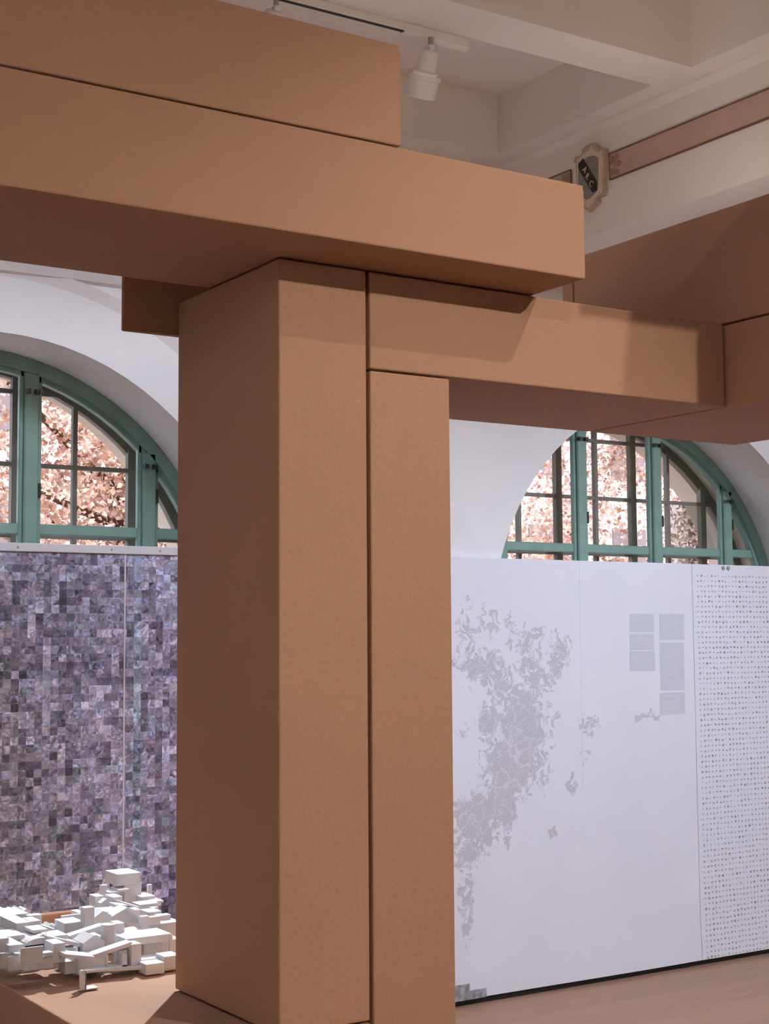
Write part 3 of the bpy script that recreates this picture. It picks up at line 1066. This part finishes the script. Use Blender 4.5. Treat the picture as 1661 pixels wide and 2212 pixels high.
# the one in view and its neighbours on the same rail
spotlight((2.872, 4.13, 3.640), (2.932, 4.66, 2.64), 33, COOL, 110, 'white track spotlight hanging from the rail beside the topmost beam', rad=.06, blend=.8, sz=1.12)
spotlight((2.262, 4.13, 3.640), (2.20, 4.70, 2.64), 33, COOL, 110, 'white spotlight mostly hidden above the topmost cardboard beam at the picture top', rad=.06, blend=.8, sz=1.12)
spotlight((1.25, 4.13, 3.640), (1.25, 4.75, 2.64), 38, COOL, 110, 'third white spotlight on the rail, behind the topmost beam', rad=.06, blend=.8, sz=1.12)
# out of view, over and behind the camera
spotlight((3.40, -.75, 3.62), (1.98, 3.0, 1.05), 330, WARM, 60, 'warm spotlight hung behind the camera, aimed at the columns', rad=.02, blend=1.0)
spotlight((.35, -.75, 3.62), (1.5, 3.2, 2.2), 75, WARM, 60, 'weaker warm spotlight hung to the left behind the camera', rad=.02, blend=.8)
spotlight((2.97, 1.70, 3.62), (2.45, 3.1, 2.2), 34, WARM, 80, 'warm spotlight over the right block, aimed at the bridging beam', rad=.012, blend=.7)
spotlight((4.32, 1.40, 3.21), (4.3, 5.4, .6), 225, COOL, 70, 'cool spotlight under the girder, aimed at the map print', rad=.1, blend=.8)
spotlight((6.0, 1.20, 3.62), (5.5, 5.4, .6), 365, COOL, 70, 'cool spotlight in the right bay, aimed at the dotted print', rad=.1, blend=.8)
spotlight((2.90, 5.17, 2.56), (1.5, 3.6, .7), 340, (.98, .94, .93), 50, 'warm spotlight near the windows, aimed at the white model', rad=.012)
spotlight((4.6, -2.2, 3.62), (4.6, -4.2, 3.0), 800, WARM, 120, 'added warm fill light bounced off the wall behind the camera', rad=.1, blend=.8)  # this and the next two: unseen washers added for bounced ambient fill
spotlight((5.8, -1.5, 3.62), (8.4, -1.5, 3.0), 1700, WARM, 120, 'added warm fill light bounced off the far right wall', rad=.1, blend=.8)
spotlight((-1.6, .8, 3.62), (-3.6, .8, 2.8), 500, WARM, 120, 'added warm fill light bounced off the far left wall', rad=.1, blend=.8)

# added uplights, hidden on top of the cardboard, to brighten the dark ceiling
spotlight((2.28, 3.35, 2.768), (3.0, 4.0, 3.7), 7.5, WARM, 150, 'added fill light hidden on top of the long cardboard beam, brightening the ceiling', rad=.03, blend=1.0, sz=.5, foot=ZM)
spotlight((3.52, 3.40, 2.858), (3.8, 4.3, 3.7), 6.5, WARM, 150, 'added fill light hidden on top of the large right box, brightening the frieze', rad=.03, blend=1.0, sz=.45, foot=2.838)

# ------------------------------------------------------------------ outside
structure(MB().box(-30, 60, YX + .02, 60, -.7, -.5).build('ground', M_pave))


def tree(x, y, zc, rx, rz, n, seed, label):
    rnd = random.Random(seed)
    r = empty('autumn_tree', (x, y, -.5))
    tag(r, label, 'tree', 'trees outside the windows')
    tm = MB()
    tm.lathe((0, 0, 0), (.03, 0, 1), [(0, .20), (.4, .15), (zc + .2, .08)], 10)
    link('trunk', tm.mesh('trunk'), M_bark, r)
    for k in range(9):
        q = rnd.uniform(0, 6.28)
        b0 = Vector((.03 * 2, 0, zc * rnd.uniform(.5, 1.0)))
        b1 = b0 + Vector((math.cos(q) * rx * .8, math.sin(q) * rx * .5, rnd.uniform(.1, .9) * rz))
        link('branch', MB().lathe(b0, b1 - b0, [(0, .045), ((b1 - b0).length, .012)], 7).mesh('branch'), M_bark, r)
    lm = MB()
    cl = [(Vector((rnd.uniform(-1, 1) * rx, rnd.uniform(-1, 1) * rx * .6, zc + .1 + rnd.uniform(-1, 1) * rz)), rnd.uniform(.16, .34)) for _ in range(95)]
    for k in range(n):
        c, cr = rnd.choice(cl)
        p = c + Vector((rnd.gauss(0, cr), rnd.gauss(0, cr), rnd.gauss(0, cr)))
        L = rnd.uniform(.03, .078)
        d = Vector((rnd.uniform(-1, 1), rnd.uniform(-1, 1), rnd.uniform(-1.2, .5))).normalized()
        s = d.orthogonal().normalized()
        s = (s * math.cos(q := rnd.uniform(0, 6.28)) + d.cross(s) * math.sin(q)) * L * .32
        m_ = p + d * L * .5 + d.cross(s).normalized() * L * .08
        lm.quad(p, m_ + s, p + d * L, m_ - s)
    o = bpy.data.meshes.new('foliage')
    o.from_pydata(lm.v, [], lm.f)
    f = link('foliage', o, M_leaf, r)
    f['kind'] = 'stuff'
    return r


tree(4.45, 10.6, 3.6, 1.6, 1.7, 36000, 3, 'sunlit tree with dry peach leaves outside the left window')
tree(10.6, 10.8, 3.5, 1.9, 1.7, 36000, 5, 'sunlit tree with dry peach leaves outside the right window')


def building(x0, x1, y, h, label):
    r = empty('stucco_building', ((x0 + x1) / 2, y, -.5))
    tag(r, label, 'building', 'pale buildings outside')
    w = (x1 - x0) / 2
    link('facade', MB().box(-w, w, 0, 4, 0, h).mesh('facade'), M_far1, r)
    link('cornice', MB().box(-w - .1, w + .1, -.15, 4, h - .3, h).mesh('cornice'), M_ext, r)
    nx = int((x1 - x0) / 1.7)
    for i in range(nx):
        for k in range(int(h / 1.9)):
            xx = -w + .9 + i * 1.7
            link('window', MB().box(xx - .35, xx + .35, -.03, .02, .8 + k * 1.9, 1.9 + k * 1.9).mesh('window'), M_far2, r)


building(1.5, 9.2, 17.5, 8.5, 'pale lilac building behind the tree outside the left window')
building(12.0, 24.5, 18.0, 7.5, 'pale lilac building behind the trees outside the right window')
